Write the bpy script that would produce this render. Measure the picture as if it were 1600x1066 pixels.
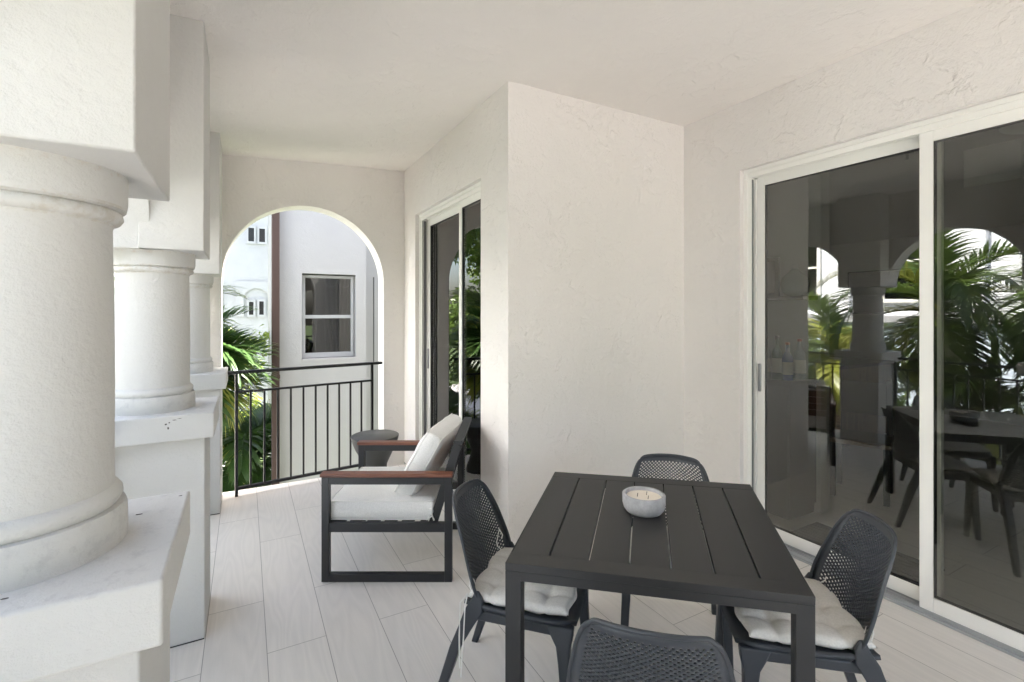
import bpy, bmesh, math, random
from mathutils import Vector, Matrix
R = math.radians
random.seed(7)
for o in list(bpy.data.objects): bpy.data.objects.remove(o)
S = bpy.context.scene
C = S.collection

# ------------------------------------------------------------------ camera, sky, sun, exposure
F = 755.6
TH = math.atan((800 - 383) / F)
cs, sn = math.cos(TH), math.sin(TH)
cam_d = bpy.data.cameras.new('camera')
cam = bpy.data.objects.new('camera', cam_d); C.objects.link(cam)
cam.location = (0, 0, 1.55); cam.rotation_euler = (R(90), 0, -TH)
cam_d.sensor_width = 36; cam_d.lens = F / 1600 * 36; cam_d.shift_y = -(533 - 486) / 1600
cam_d.clip_start = 0.02; cam_d.clip_end = 1000
S.camera = cam

SUN_EL, SUN_AZ = R(56), R(77)          # azimuth measured from +Y towards +X
w = bpy.data.worlds.new('World'); S.world = w; w.use_nodes = True
nt = w.node_tree; bg = nt.nodes['Background']
sky = nt.nodes.new('ShaderNodeTexSky'); sky.sky_type = 'NISHITA'; sky.sun_disc = False
sky.sun_elevation = SUN_EL; sky.sun_rotation = SUN_AZ; sky.air_density = 1.0; sky.dust_density = 4.0; sky.ozone_density = .6
nt.links.new(sky.outputs[0], bg.inputs[0]); bg.inputs[1].default_value = 0.11
sd = bpy.data.lights.new('sun', 'SUN'); sd.energy = 5.0; sd.angle = R(0.5); sd.color = (1, .95, .88)
so = bpy.data.objects.new('sun', sd); C.objects.link(so)
sdir = Vector((math.cos(SUN_EL) * math.sin(SUN_AZ), math.cos(SUN_EL) * math.cos(SUN_AZ), math.sin(SUN_EL)))
so.rotation_euler = sdir.to_track_quat('Z', 'Y').to_euler()
S.view_settings.view_transform = 'Standard'; S.view_settings.look = 'None'
S.view_settings.gamma = 1; S.view_settings.exposure = 3.12
S.render.engine = 'CYCLES'
S.cycles.max_bounces = 12; S.cycles.diffuse_bounces = 8; S.cycles.transparent_max_bounces = 16

# ------------------------------------------------------------------ materials
def mat(name, col, rough=.6, metal=0, spec=.5):
    m = bpy.data.materials.new(name); m.use_nodes = True
    b = m.node_tree.nodes['Principled BSDF']
    b.inputs['Base Color'].default_value = (*col, 1); b.inputs['Roughness'].default_value = rough
    b.inputs['Metallic'].default_value = metal; b.inputs['Specular IOR Level'].default_value = spec
    return m
def N(m, t, **k):
    n = m.node_tree.nodes.new(t)
    for a, v in k.items():
        if a in n.inputs: n.inputs[a].default_value = v
        else: setattr(n, a, v)
    return n
def L(m, a, b): m.node_tree.links.new(a, b)
def BS(m): return m.node_tree.nodes['Principled BSDF']
def coords(m, scale=(1, 1, 1), rot=(0, 0, 0), kind='Object'):
    tc = N(m, 'ShaderNodeTexCoord'); mp = N(m, 'ShaderNodeMapping')
    mp.inputs['Scale'].default_value = scale; mp.inputs['Rotation'].default_value = rot
    L(m, tc.outputs[kind], mp.inputs[0]); return mp.outputs[0]
def noise(m, vec, scale, detail=4, rough=.5, dist=0):
    n = N(m, 'ShaderNodeTexNoise'); n.inputs['Scale'].default_value = scale; n.inputs['Detail'].default_value = detail
    n.inputs['Roughness'].default_value = rough; n.inputs['Distortion'].default_value = dist
    L(m, vec, n.inputs['Vector']); return n.outputs['Fac']
def ramp(m, fac, stops):
    r = N(m, 'ShaderNodeValToRGB'); e = r.color_ramp.elements
    while len(e) < len(stops): e.new(.5)
    for i, (p, c) in enumerate(stops):
        e[i].position = p; e[i].color = (*c, 1) if len(c) == 3 else c
    L(m, fac, r.inputs[0]); return r.outputs[0]
def math_(m, op, a, b=None, c=None):
    n = N(m, 'ShaderNodeMath', operation=op)
    for i, v in enumerate((a, b, c)):
        if v is None: continue
        if isinstance(v, (int, float)): n.inputs[i].default_value = v
        else: L(m, v, n.inputs[i])
    return n.outputs[0]
def bump(m, h, strength, dist):
    b = N(m, 'ShaderNodeBump'); b.inputs['Strength'].default_value = strength; b.inputs['Distance'].default_value = dist
    L(m, h, b.inputs['Height']); L(m, b.outputs[0], BS(m).inputs['Normal'])
def g(v): return (v, v, v)

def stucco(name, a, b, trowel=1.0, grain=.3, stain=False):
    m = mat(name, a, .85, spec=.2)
    v = coords(m)
    n1 = noise(m, v, 1.3, 5, .6)
    c = ramp(m, n1, [(.3, a), (.7, b)])
    # skip-trowel ridges: thresholded distorted noise gives ledges
    t1 = noise(m, v, 6.5, 6, .6, .35); t2 = noise(m, v, 2.6, 4, .55)
    led = ramp(m, t1, [(.46, g(0)), (.54, g(.9)), (.60, g(.7)), (.74, g(0))])
    mask = ramp(m, t2, [(.40, g(.12)), (.62, g(.8))])
    h1 = math_(m, 'MULTIPLY', math_(m, 'MULTIPLY', led, mask), trowel)
    h2 = math_(m, 'MULTIPLY', noise(m, v, 55, 5, .62), grain)
    h3 = math_(m, 'MULTIPLY', noise(m, v, 16, 5, .65, .5), .9 * trowel)
    hh = math_(m, 'ADD', math_(m, 'ADD', h1, h2), h3)
    bump(m, hh, .85, .0090)
    if stain:
        s1 = noise(m, v, 7, 5, .6, 0)
        sm = ramp(m, s1, [(.56, g(0)), (.80, g(.14))])
        mx = N(m, 'ShaderNodeMix', data_type='RGBA'); L(m, sm, mx.inputs[0]); L(m, c, mx.inputs[6])
        mx.inputs[7].default_value = (.56, .52, .46, 1); c = mx.outputs[2]
        # weathering: grey scuffs on the foot mouldings, tan grime along the neck joints
        sep = N(m, 'ShaderNodeSeparateXYZ'); L(m, v, sep.inputs[0])
        nz = noise(m, v, 24, 8, .75, .1)
        for lo, hi, th, cc in ((1.07, 1.17, .52, (.42, .41, .41, 1)), (1.725, 1.765, .47, (.44, .38, .29, 1)), (1.815, 1.829, .50, (.50, .36, .27, 1))):
            band = math_(m, 'MULTIPLY', math_(m, 'GREATER_THAN', sep.outputs[2], lo), math_(m, 'LESS_THAN', sep.outputs[2], hi))
            f_ = math_(m, 'MULTIPLY', band, ramp(m, nz, [(th, g(0)), (th + .12, g(.38))]))
            mx = N(m, 'ShaderNodeMix', data_type='RGBA'); L(m, f_, mx.inputs[0]); L(m, c, mx.inputs[6]); mx.inputs[7].default_value = cc; c = mx.outputs[2]
    L(m, c, BS(m).inputs['Base Color'])
    return m
M = {}
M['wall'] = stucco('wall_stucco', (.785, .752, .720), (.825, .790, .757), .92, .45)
M['ceil'] = stucco('ceiling_stucco', (.79, .755, .720), (.83, .793, .757), .62, .30)
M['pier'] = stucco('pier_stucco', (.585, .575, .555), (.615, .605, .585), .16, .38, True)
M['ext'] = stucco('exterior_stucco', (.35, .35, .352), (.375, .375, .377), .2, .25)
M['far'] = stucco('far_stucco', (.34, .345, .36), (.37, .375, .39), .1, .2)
M['court'] = stucco('courtyard_stucco', (.74, .76, .80), (.78, .80, .84), .1, .2)
M['farblue'] = stucco('blue_shaded_stucco', (.50, .58, .68), (.55, .63, .73), .1, .2)  # bluish shade of the lower courtyard wall put into its colour
M['white'] = mat('white_aluminium', (.88, .865, .82), .35)
M['grey_alu'] = mat('grey_aluminium_track', (.42, .43, .44), .4, .3)
M['winframe'] = mat('window_frame_paint', (.36, .37, .38), .45)
M['drape'] = mat('dim_drape', (.14, .125, .11), .9)
M['channel'] = mat('dark_grey_channel_lining', (.16, .16, .165), .5)  # dark grey strips between the jamb fins
M['seal'] = mat('black_seal', (.02, .02, .02), .5)
M['iron'] = mat('black_iron', (.012, .012, .013), .38)
M['pipe'] = mat('brown_downpipe', (.050, .027, .022), .5)
M['char'] = mat('charcoal_metal', (.021, .021, .022), .48)
v = coords(M['char']); bump(M['char'], noise(M['char'], v, 900, 2), .25, .0004)
M['black_metal'] = mat('black_frame_metal', (.018, .018, .02), .4)
M['resin'] = mat('anthracite_resin', (.036, .041, .050), .40)
v = coords(M['resin']); bump(M['resin'], noise(M['resin'], v, 500, 2), .2, .0004)
M['table_resin'] = mat('slate_drum', (.085, .085, .083), .42)
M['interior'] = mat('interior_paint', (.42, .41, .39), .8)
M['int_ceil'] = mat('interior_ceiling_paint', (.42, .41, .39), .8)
M['darkwood'] = mat('dark_wood', (.03, .027, .025), .5)
M['walnut'] = mat('vertical_walnut', (.16, .10, .06), .5)
v = coords(M['walnut'], (14, 14, .6)); L(M['walnut'], ramp(M['walnut'], noise(M['walnut'], v, 3, 5), [(.3, (.11, .07, .045)), (.7, (.24, .16, .10))]), BS(M['walnut']).inputs['Base Color'])
M['teak'] = mat('red_brown_slat', (.17, .06, .035), .45)
v = coords(M['teak'], (3, 40, 40)); L(M['teak'], ramp(M['teak'], noise(M['teak'], v, 3, 5), [(.3, (.13, .045, .026)), (.7, (.22, .085, .05))]), BS(M['teak']).inputs['Base Color'])
def fabric(name, col, sc=420):
    m = mat(name, col, .95, spec=.15); v = coords(m)
    wv = noise(m, coords(m, (1, 1, 6)), sc, 2); w2 = noise(m, coords(m, (6, 1, 1)), sc, 2)
    big = noise(m, v, 14, 4, .6, .4)
    h = math_(m, 'ADD', math_(m, 'ADD', math_(m, 'MULTIPLY', wv, .25), math_(m, 'MULTIPLY', w2, .25)), math_(m, 'MULTIPLY', big, 2.2))
    bump(m, h, .6, .004)
    c2 = tuple(x * .9 for x in col)
    L(m, ramp(m, noise(m, v, 160, 3), [(.35, c2), (.65, col)]), BS(m).inputs['Base Color'])
    return m
M['linen'] = fabric('linen_cushion', (.80, .79, .77))
M['pad'] = fabric('pad_cloth', (.78, .76, .72))
M['cord'] = mat('piping_cord', (.82, .81, .78), .8)
M['concrete'] = mat('concrete_bowl', (.42, .42, .42), .85)
v = coords(M['concrete']); L(M['concrete'], ramp(M['concrete'], noise(M['concrete'], v, 30, 6, .7), [(.3, (.30, .30, .31)), (.7, (.46, .46, .48))]), BS(M['concrete']).inputs['Base Color'])
M['wax'] = mat('cream_wax', (.76, .69, .60), .5)
M['wick'] = mat('wick', (.02, .015, .01), .8)
M['mat_b'] = mat('door_mat_fibre', (.008, .008, .008), .95)
M['mat_g'] = mat('door_mat_rib', (.022, .022, .022), .95)
M['screen'] = mat('screen_black', (.01, .01, .011), .25)
M['steel'] = mat('brushed_steel', (.35, .35, .36), .35, .8)
M['lamp'] = mat('lamp_white', (.6, .6, .58), .5)
M['cloth_red'] = mat('red_label', (.35, .04, .04), .5)

def glassmat(name, tint, refl, transp=None):
    m = bpy.data.materials.new(name); m.use_nodes = True; t = m.node_tree; t.nodes.clear()
    out = t.nodes.new('ShaderNodeOutputMaterial'); mix = t.nodes.new('ShaderNodeMixShader')
    tr = t.nodes.new('ShaderNodeBsdfTransparent'); gl = t.nodes.new('ShaderNodeBsdfGlossy')
    tr.inputs[0].default_value = (*tint, 1); gl.inputs['Roughness'].default_value = 0; gl.inputs[0].default_value = (1, 1, 1, 1)
    fr = t.nodes.new('ShaderNodeFresnel'); fr.inputs[0].default_value = 1.5
    mr = t.nodes.new('ShaderNodeMapRange'); mr.inputs[1].default_value = .04; mr.inputs[2].default_value = 1
    mr.inputs[3].default_value = refl; mr.inputs[4].default_value = 1
    # slight waviness of the pane bends what it mirrors
    tc = t.nodes.new('ShaderNodeTexCoord'); no = t.nodes.new('ShaderNodeTexNoise'); no.inputs['Scale'].default_value = 1.6; no.inputs['Detail'].default_value = 1
    bp = t.nodes.new('ShaderNodeBump'); bp.inputs['Strength'].default_value = .25; bp.inputs['Distance'].default_value = .004
    t.links.new(tc.outputs['Object'], no.inputs['Vector']); t.links.new(no.outputs['Fac'], bp.inputs['Height']); t.links.new(bp.outputs[0], gl.inputs['Normal'])
    t.links.new(fr.outputs[0], mr.inputs[0]); t.links.new(mr.outputs[0], mix.inputs[0])
    t.links.new(tr.outputs[0], mix.inputs[1]); t.links.new(gl.outputs[0], mix.inputs[2]); t.links.new(mix.outputs[0], out.inputs[0])
    return m
M['glass'] = glassmat('tinted_glass', (.80, .81, .78), .088)
M['bottle_clear'] = mat('bottle_clear', (.30, .33, .32), .1)
M['bottle_green'] = mat('bottle_green', (.03, .09, .04), .12)
M['bottle_blue'] = mat('bottle_blue', (.05, .10, .30), .12)
M['bottle_brown'] = mat('bottle_brown', (.12, .05, .02), .12)
M['label'] = mat('label_paper', (.6, .56, .45), .7)

def leafmat(name, a, b, tr=.35, gloss=.35):
    m = mat(name, a, gloss, spec=.5); v = coords(m)
    c = ramp(m, noise(m, v, 2.2, 6, .75), [(.32, a), (.68, b)])
    L(m, c, BS(m).inputs['Base Color'])
    t = m.node_tree; trn = t.nodes.new('ShaderNodeBsdfTranslucent'); mx = t.nodes.new('ShaderNodeMixShader'); mx.inputs[0].default_value = tr
    L(m, c, trn.inputs[0]); out = t.nodes['Material Output']
    L(m, BS(m).outputs[0], mx.inputs[1]); L(m, trn.outputs[0], mx.inputs[2]); L(m, mx.outputs[0], out.inputs[0])
    return m
M['palm'] = leafmat('palm_leaf', (.030, .075, .020), (.085, .16, .038), .32)
M['palm_y'] = leafmat('palm_leaf_yellow', (.20, .24, .04), (.38, .38, .09), .4)  # yellowing fronds, also brightened in colour for sunlight
M['palm_m'] = leafmat('palm_leaf_sunlit_tone', (.050, .100, .024), (.14, .20, .045), .35, .3)  # brighter copy of the palm leaf, sunlight put into its colour
M['leaf'] = leafmat('tree_leaf', (.04, .09, .02), (.13, .20, .04), .3)
M['leaf_b'] = leafmat('bright_tree_leaf', (.05, .11, .025), (.20, .28, .05), .35, .3)
M['leaf_y'] = leafmat('lime_leaf', (.16, .24, .03), (.32, .38, .06), .35)
M['bark'] = mat('palm_bark', (.20, .15, .11), .9)
v = coords(M['bark'], (1, 1, 1)); 
wv = N(M['bark'], 'ShaderNodeTexWave', bands_direction='Z'); wv.inputs['Scale'].default_value = 5; wv.inputs['Distortion'].default_value = 1.5
L(M['bark'], v, wv.inputs['Vector']); L(M['bark'], ramp(M['bark'], wv.outputs['Fac'], [(.15, (.09, .06, .045)), (.5, (.30, .23, .18))]), BS(M['bark']).inputs['Base Color']); bump(M['bark'], wv.outputs['Fac'], .8, .02)
M['grass'] = mat('lawn', (.05, .09, .025), .9)
v = coords(M['grass']); L(M['grass'], ramp(M['grass'], noise(M['grass'], v, 3, 8, .7), [(.3, (.03, .06, .015)), (.7, (.10, .14, .04))]), BS(M['grass']).inputs['Base Color'])
M['paving'] = mat('pale_paving', (.48, .47, .45), .8)

# plank tile floor
m = mat('plank_tile', (.6, .6, .6), .5, spec=.35); M['floor'] = m
tc = N(m, 'ShaderNodeTexCoord'); mp = N(m, 'ShaderNodeMapping'); mp.inputs['Rotation'].default_value = (0, 0, R(90)); mp.inputs['Location'].default_value = (.05, .165, 0)
L(m, tc.outputs['Object'], mp.inputs[0])
br = N(m, 'ShaderNodeTexBrick', offset=.38, offset_frequency=2)
for k, vv in (('Scale', 1), ('Mortar Size', .0016), ('Mortar Smooth', .1), ('Brick Width', 1.2), ('Row Height', .252), ('Bias', 0)): br.inputs[k].default_value = vv
br.inputs['Color1'].default_value = (0, 0, 0, 1); br.inputs['Color2'].default_value = (1, 1, 1, 1); br.inputs['Mortar'].default_value = (.5, .5, .5, 1)
L(m, mp.outputs[0], br.inputs['Vector'])
mpg = N(m, 'ShaderNodeMapping'); mpg.inputs['Scale'].default_value = (5, .55, 1); L(m, tc.outputs['Object'], mpg.inputs[0])
addv = N(m, 'ShaderNodeVectorMath', operation='ADD'); sc = N(m, 'ShaderNodeVectorMath', operation='SCALE'); sc.inputs['Scale'].default_value = 7
L(m, br.outputs['Color'], sc.inputs[0]); L(m, mpg.outputs[0], addv.inputs[0]); L(m, sc.outputs[0], addv.inputs[1])
gr1 = noise(m, addv.outputs[0], 1.0, 2, .5, .4)
rings = math_(m, 'FRACT', math_(m, 'MULTIPLY', gr1, 16))
rings = math_(m, 'ABSOLUTE', math_(m, 'SUBTRACT', rings, .5))
mpf = N(m, 'ShaderNodeMapping'); mpf.inputs['Scale'].default_value = (60, 3, 1); L(m, tc.outputs['Object'], mpf.inputs[0])
fine = noise(m, mpf.outputs[0], 2.5, 4, .6)
gg = math_(m, 'ADD', math_(m, 'MULTIPLY', rings, .8), math_(m, 'MULTIPLY', fine, .6))
col = ramp(m, gg, [(.15, (.73, .69, .645)), (.75, (.80, .755, .705))])
var = N(m, 'ShaderNodeMix', data_type='RGBA', blend_type='MULTIPLY'); var.inputs[0].default_value = 1
L(m, col, var.inputs[6]); L(m, ramp(m, br.outputs['Color'], [(0, g(.96)), (1, g(1))]), var.inputs[7])
mo = N(m, 'ShaderNodeMix', data_type='RGBA'); L(m, br.outputs['Fac'], mo.inputs[0]); L(m, var.outputs[2], mo.inputs[6]); mo.inputs[7].default_value = (.34, .31, .28, 1)
L(m, mo.outputs[2], BS(m).inputs['Base Color'])
bump(m, math_(m, 'SUBTRACT', math_(m, 'MULTIPLY', gg, .25), br.outputs['Fac']), .35, .001)

# ------------------------------------------------------------------ mesh helpers
class MB:
    def __init__(s): s.v = []; s.f = []
    def add(s, vs, fs):
        n = len(s.v); s.v += [tuple(p) for p in vs]; s.f += [tuple(i + n for i in f) for f in fs]
    def box(s, x0, x1, y0, y1, z0, z1):
        s.add([(x0, y0, z0), (x1, y0, z0), (x1, y1, z0), (x0, y1, z0), (x0, y0, z1), (x1, y0, z1), (x1, y1, z1), (x0, y1, z1)],
              [(0, 3, 2, 1), (4, 5, 6, 7), (0, 1, 5, 4), (1, 2, 6, 5), (2, 3, 7, 6), (3, 0, 4, 7)])
        return s
    def lathe(s, prof, cx=0, cy=0, n=48, cap=True):
        vs = []; fs = []
        for r, z in prof:
            for k in range(n):
                a = 2 * math.pi * k / n; vs.append((cx + r * math.cos(a), cy + r * math.sin(a), z))
        for i in range(len(prof) - 1):
            for k in range(n):
                k2 = (k + 1) % n; fs.append((i * n + k, i * n + k2, (i + 1) * n + k2, (i + 1) * n + k))
        if cap:
            fs.append(tuple(range(n - 1, -1, -1))); fs.append(tuple((len(prof) - 1) * n + k for k in range(n)))
        s.add(vs, fs); return s
    def tube(s, pts, r, n=8):
        pts = [Vector(p) for p in pts]; vs = []; fs = []
        rr = r if isinstance(r, (list, tuple)) else [r] * len(pts)
        for i, p in enumerate(pts):
            d = (pts[min(i + 1, len(pts) - 1)] - pts[max(i - 1, 0)]).normalized()
            a = d.cross(Vector((0, 0, 1)))
            if a.length < .05: a = d.cross(Vector((1, 0, 0)))
            a.normalize(); b = d.cross(a)
            for k in range(n):
                t = 2 * math.pi * k / n; vs.append(p + (a * math.cos(t) + b * math.sin(t)) * rr[i])
        for i in range(len(pts) - 1):
            for k in range(n):
                k2 = (k + 1) % n; fs.append((i * n + k, i * n + k2, (i + 1) * n + k2, (i + 1) * n + k))
        fs.append(tuple(range(n - 1, -1, -1))); fs.append(tuple((len(pts) - 1) * n + k for k in range(n)))
        s.add(vs, fs); return s
    def loft(s, secs):            # rectangular sections (centre, half x, half y)
        vs = []; fs = []
        for (x, y, z), hx, hy in secs: vs += [(x - hx, y - hy, z), (x + hx, y - hy, z), (x + hx, y + hy, z), (x - hx, y + hy, z)]
        for i in range(len(secs) - 1):
            for k in range(4):
                k2 = (k + 1) % 4; fs.append((i * 4 + k, i * 4 + k2, i * 4 + 4 + k2, i * 4 + 4 + k))
        fs.append((3, 2, 1, 0)); n = (len(secs) - 1) * 4; fs.append((n, n + 1, n + 2, n + 3))
        s.add(vs, fs); return s
    def obar(s, a, b, w, h):      # rectangular bar from a to b; w sideways, h in the vertical plane
        a, b = Vector(a), Vector(b); d = (b - a).normalized(); up = Vector((0, 0, 1))
        if abs(d.z) > .99: up = Vector((0, 1, 0))
        x = d.cross(up).normalized(); y = x.cross(d)
        vs = [p + x * sx * w / 2 + y * sy * h / 2 for p in (a, b) for sx, sy in ((-1, -1), (1, -1), (1, 1), (-1, 1))]
        s.add(vs, [(0, 1, 5, 4), (1, 2, 6, 5), (2, 3, 7, 6), (3, 0, 4, 7), (3, 2, 1, 0), (4, 5, 6, 7)]); return s
    def xf(s, fn): s.v = [tuple(fn(*p)) for p in s.v]; return s
    def build(s, name, m, parent=None, bevel=0, seg=2, ang=35, merge=False):
        me = bpy.data.meshes.new(name); me.from_pydata(s.v, [], s.f); me.update()
        bm = bmesh.new(); bm.from_mesh(me)
        if merge: bmesh.ops.remove_doubles(bm, verts=bm.verts, dist=1e-5)
        bmesh.ops.recalc_face_normals(bm, faces=bm.faces); bm.to_mesh(me); bm.free()
        me.materials.append(m); me.shade_smooth(); me.set_sharp_from_angle(angle=R(ang))
        o = bpy.data.objects.new(name, me); C.objects.link(o)
        if parent: o.parent = parent
        if bevel:
            b = o.modifiers.new('bevel', 'BEVEL'); b.width = bevel; b.segments = seg; b.limit_method = 'ANGLE'; b.angle_limit = R(40)
            b.harden_normals = False
        return o
def tag(o, label, cat, group=None, kind=None):
    if label: o['label'] = label
    if cat: o['category'] = cat
    if group: o['group'] = group
    if kind: o['kind'] = kind
    return o
def thing(name, label, cat, loc=(0, 0, 0), rz=0, group=None):
    o = bpy.data.objects.new(name, None); C.objects.link(o); o.empty_display_size = .1
    o.location = loc; o.rotation_euler = (0, 0, rz); return tag(o, label, cat, group)
def dup(root, loc, rz, label, group=None):
    def cp(o, par):
        c = o.copy(); C.objects.link(c)
        if par: c.parent = par
        for ch in list(o.children): cp(ch, c)
        return c
    r = cp(root, None); r.location = loc; r.rotation_euler = (0, 0, rz); r['label'] = label
    return r
def world(px, Z, z=0): 
    X = (px - 800) / F * Z; return (X * cs + Z * sn, -X * sn + Z * cs, z)

def arch_prism(mb, s0, s1, z0, z1, openings, t0, t1, axis='x', seg=40, floor_open=True):
    """wall in the (s,z) plane, thickness t0..t1; openings: (centre, radius, spring z) down to z0"""
    P = (lambda s_, t, z: (s_, t, z)) if axis == 'x' else (lambda s_, t, z: (t, s_, z))
    cur = s0
    def solid(a, b):
        vs = [P(a, t0, z0), P(b, t0, z0), P(b, t1, z0), P(a, t1, z0), P(a, t0, z1), P(b, t0, z1), P(b, t1, z1), P(a, t1, z1)]
        mb.add(vs, [(0, 3, 2, 1), (4, 5, 6, 7), (0, 1, 5, 4), (2, 3, 7, 6)])
    for c, r, zs in openings:
        if c - r > cur + 1e-6: solid(cur, c - r)
        pts = [(c - r * math.cos(math.pi * k / seg), zs + r * math.sin(math.pi * k / seg)) for k in range(seg + 1)]
        if zs > z0 + 1e-6:
            for sx in (c - r, c + r): mb.add([P(sx, t0, z0), P(sx, t1, z0), P(sx, t1, zs), P(sx, t0, zs)], [(0, 1, 2, 3)])
        for (a, za), (b, zb) in zip(pts, pts[1:]):
            mb.add([P(a, t0, za), P(b, t0, zb), P(b, t0, z1), P(a, t0, z1)], [(0, 1, 2, 3)])
            mb.add([P(a, t1, za), P(b, t1, zb), P(b, t1, z1), P(a, t1, z1)], [(0, 1, 2, 3)])
            mb.add([P(a, t0, za), P(a, t1, za), P(b, t1, zb), P(b, t0, zb)], [(0, 1, 2, 3)])
            mb.add([P(a, t0, z1), P(b, t0, z1), P(b, t1, z1), P(a, t1, z1)], [(0, 1, 2, 3)])
        cur = c + r
    if cur < s1 - 1e-6: solid(cur, s1)
    for sx in (s0, s1): mb.add([P(sx, t0, z0), P(sx, t1, z0), P(sx, t1, z1), P(sx, t0, z1)], [(0, 1, 2, 3)])

# ------------------------------------------------------------------ the setting
GZ = -3.3
tag(MB().box(-150, 150, -150, 150, GZ - .5, GZ).build('ground', M['grass']), None, None, kind='structure')
tag(MB().box(-10.0, -.55, -1.4, 30, GZ - .1, GZ + .03).build('path', M['paving']), None, None, kind='structure')
tag(MB().box(-.60, 3.02, -1.55, 4.80, -.22, 0).build('floor', M['floor']), None, None, kind='structure')
# ceiling: level over the doors, falling a little towards the arcade
mb = MB(); 
ys = (-1.55, 5.1); prof = [(-.60, 2.895), (-.1, 2.905), (.4, 2.935), (1.0, 2.965), (1.5, 2.98), (3.2, 2.98)]
vs = [(x, y, z) for x, z in prof for y in ys] + [(x, y, 3.12) for x, z in prof for y in ys]
n = len(prof) * 2; fs = []
for i in range(len(prof) - 1):
    a = i * 2; fs += [(a, a + 1, a + 3, a + 2), (n + a, n + a + 2, n + a + 3, n + a + 1), (a, a + 2, n + a + 2, n + a), (a + 1, n + a + 1, n + a + 3, a + 3)]
fs += [(0, n, n + 1, 1), (n - 2, n - 1, 2 * n - 1, 2 * n - 2)]
mb.add(vs, fs); tag(mb.build('ceiling', M['ceil'], ang=60), None, None, kind='structure')

X1, X2, YN, YA = 1.43, 2.98, 2.64, 4.88      # bay wall, door wall, niche wall, arch wall planes
D1 = (3.04, 4.51, 2.475); D2 = (-.35, 2.155, 2.52)   # door openings (y0, y1, top)
# bay wall with the small sliding door
o = MB().box(X1, X1 + .20, YN + .15, D1[0], 0, 3.05).box(X1, X1 + .20, D1[1], YA + .22, 0, 3.05).box(X1, X1 + .20, D1[0], D1[1], D1[2], 3.05).build('wall', M['wall'])
tag(o, 'stucco side wall pierced by the narrow sliding door behind the armchair', 'wall')
o = MB().box(X1, X2 + .18, YN, YN + .15, 0, 3.05).build('wall', M['wall']); o.data.materials[0] = M['wall']
tag(o, 'blank rough stucco wall facing the camera behind the dining table', 'wall')
o = MB().box(X2, X2 + .18, D2[1], YN, 0, 3.05).box(X2, X2 + .18, -1.55, D2[0], 0, 3.05).box(X2, X2 + .18, D2[0], D2[1], D2[2], 3.05).build('wall', M['wall'])
tag(o, 'stucco wall round the wide sliding glass door at the right', 'wall')
# end wall with the big arch
mb = MB(); arch_prism(mb, -.60, X1, -.1, 3.05, [(.52, .70, 1.83)], YA, YA + .22, 'x', 48)
tag(mb.build('arch_wall', M['wall']), 'end wall of the porch with one round arch over the black railing', 'arched wall')
# arcade wall above the columns
PY = [-.32, 1.29, 2.90, 4.51]; PXC = -.366
ops = [((a + b) / 2, (b - a) / 2 - .21, 1.83) for a, b in zip(PY, PY[1:])]
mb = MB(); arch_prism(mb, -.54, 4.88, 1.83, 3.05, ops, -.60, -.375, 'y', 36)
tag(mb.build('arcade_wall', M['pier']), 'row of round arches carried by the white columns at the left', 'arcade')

def column(y, label):
    r = thing('column', label, 'column', (PXC, y, 0), group='columns of the porch arcade')
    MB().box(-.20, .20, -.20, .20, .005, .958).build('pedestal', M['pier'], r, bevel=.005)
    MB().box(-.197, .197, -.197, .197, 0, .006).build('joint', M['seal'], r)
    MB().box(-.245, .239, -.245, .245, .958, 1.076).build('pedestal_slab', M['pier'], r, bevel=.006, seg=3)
    pr = [(.170, 1.076), (.171, 1.10), (.170, 1.142), (.167, 1.150), (.155, 1.152), (.158, 1.156), (.163, 1.166), (.162, 1.176), (.156, 1.185), (.149, 1.189), (.148, 1.25),
          (.149, 1.40), (.148, 1.55), (.145, 1.72), (.148, 1.730), (.158, 1.733), (.164, 1.742), (.162, 1.752), (.157, 1.756), (.168, 1.760), (.171, 1.775), (.171, 1.83)]
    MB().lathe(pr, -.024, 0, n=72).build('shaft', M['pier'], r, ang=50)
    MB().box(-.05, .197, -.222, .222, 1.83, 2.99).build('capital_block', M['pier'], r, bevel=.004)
    return r
def chip(parent, pts, name, m_, t=.0012, d=(0, -1, 0)):
    mb = MB(); n = len(pts); dv = Vector(d)
    a = [Vector(p) for p in pts]; b = [p + dv * t for p in a]
    mb.add(a + b, [tuple(range(n)), tuple(range(2 * n - 1, n - 1, -1))] + [(i, (i + 1) % n, n + (i + 1) % n, n + i) for i in range(n)])
    mb.build(name, m_, parent)
M['chip'] = mat('dark_chip', (.10, .09, .08), .9)
labs = {1.29: 'nearest white stucco column, huge at the left edge', 2.90: 'second white column, weathered base, chipped slab edge, behind the nearest one',
        4.51: 'farthest white column beside the black railing'}
cols = {}
for y in PY:
    cols[y] = column(y, labs.get(y, 'white stucco column behind the camera'))
rc = random.Random(8)
def blob(cx_, cz_, rx, rz, n=9, y=-.2451): return [(cx_ + rx * math.cos(2 * math.pi * k / n) * rc.uniform(.5, 1.2), y, cz_ + rz * math.sin(2 * math.pi * k / n) * rc.uniform(.5, 1.2)) for k in range(n)]
c2_ = cols[2.90]
for bx_, bz_, rx, rz in ((.055, 1.040, .006, .005), (.067, 1.046, .005, .003), (.062, 1.022, .004, .006), (.085, 1.056, .012, .0015), (.105, 1.061, .010, .0012)):
    chip(c2_, blob(bx_, bz_, rx, rz), 'chipped_spot', M['chip'])
c1_ = cols[1.29]
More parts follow.
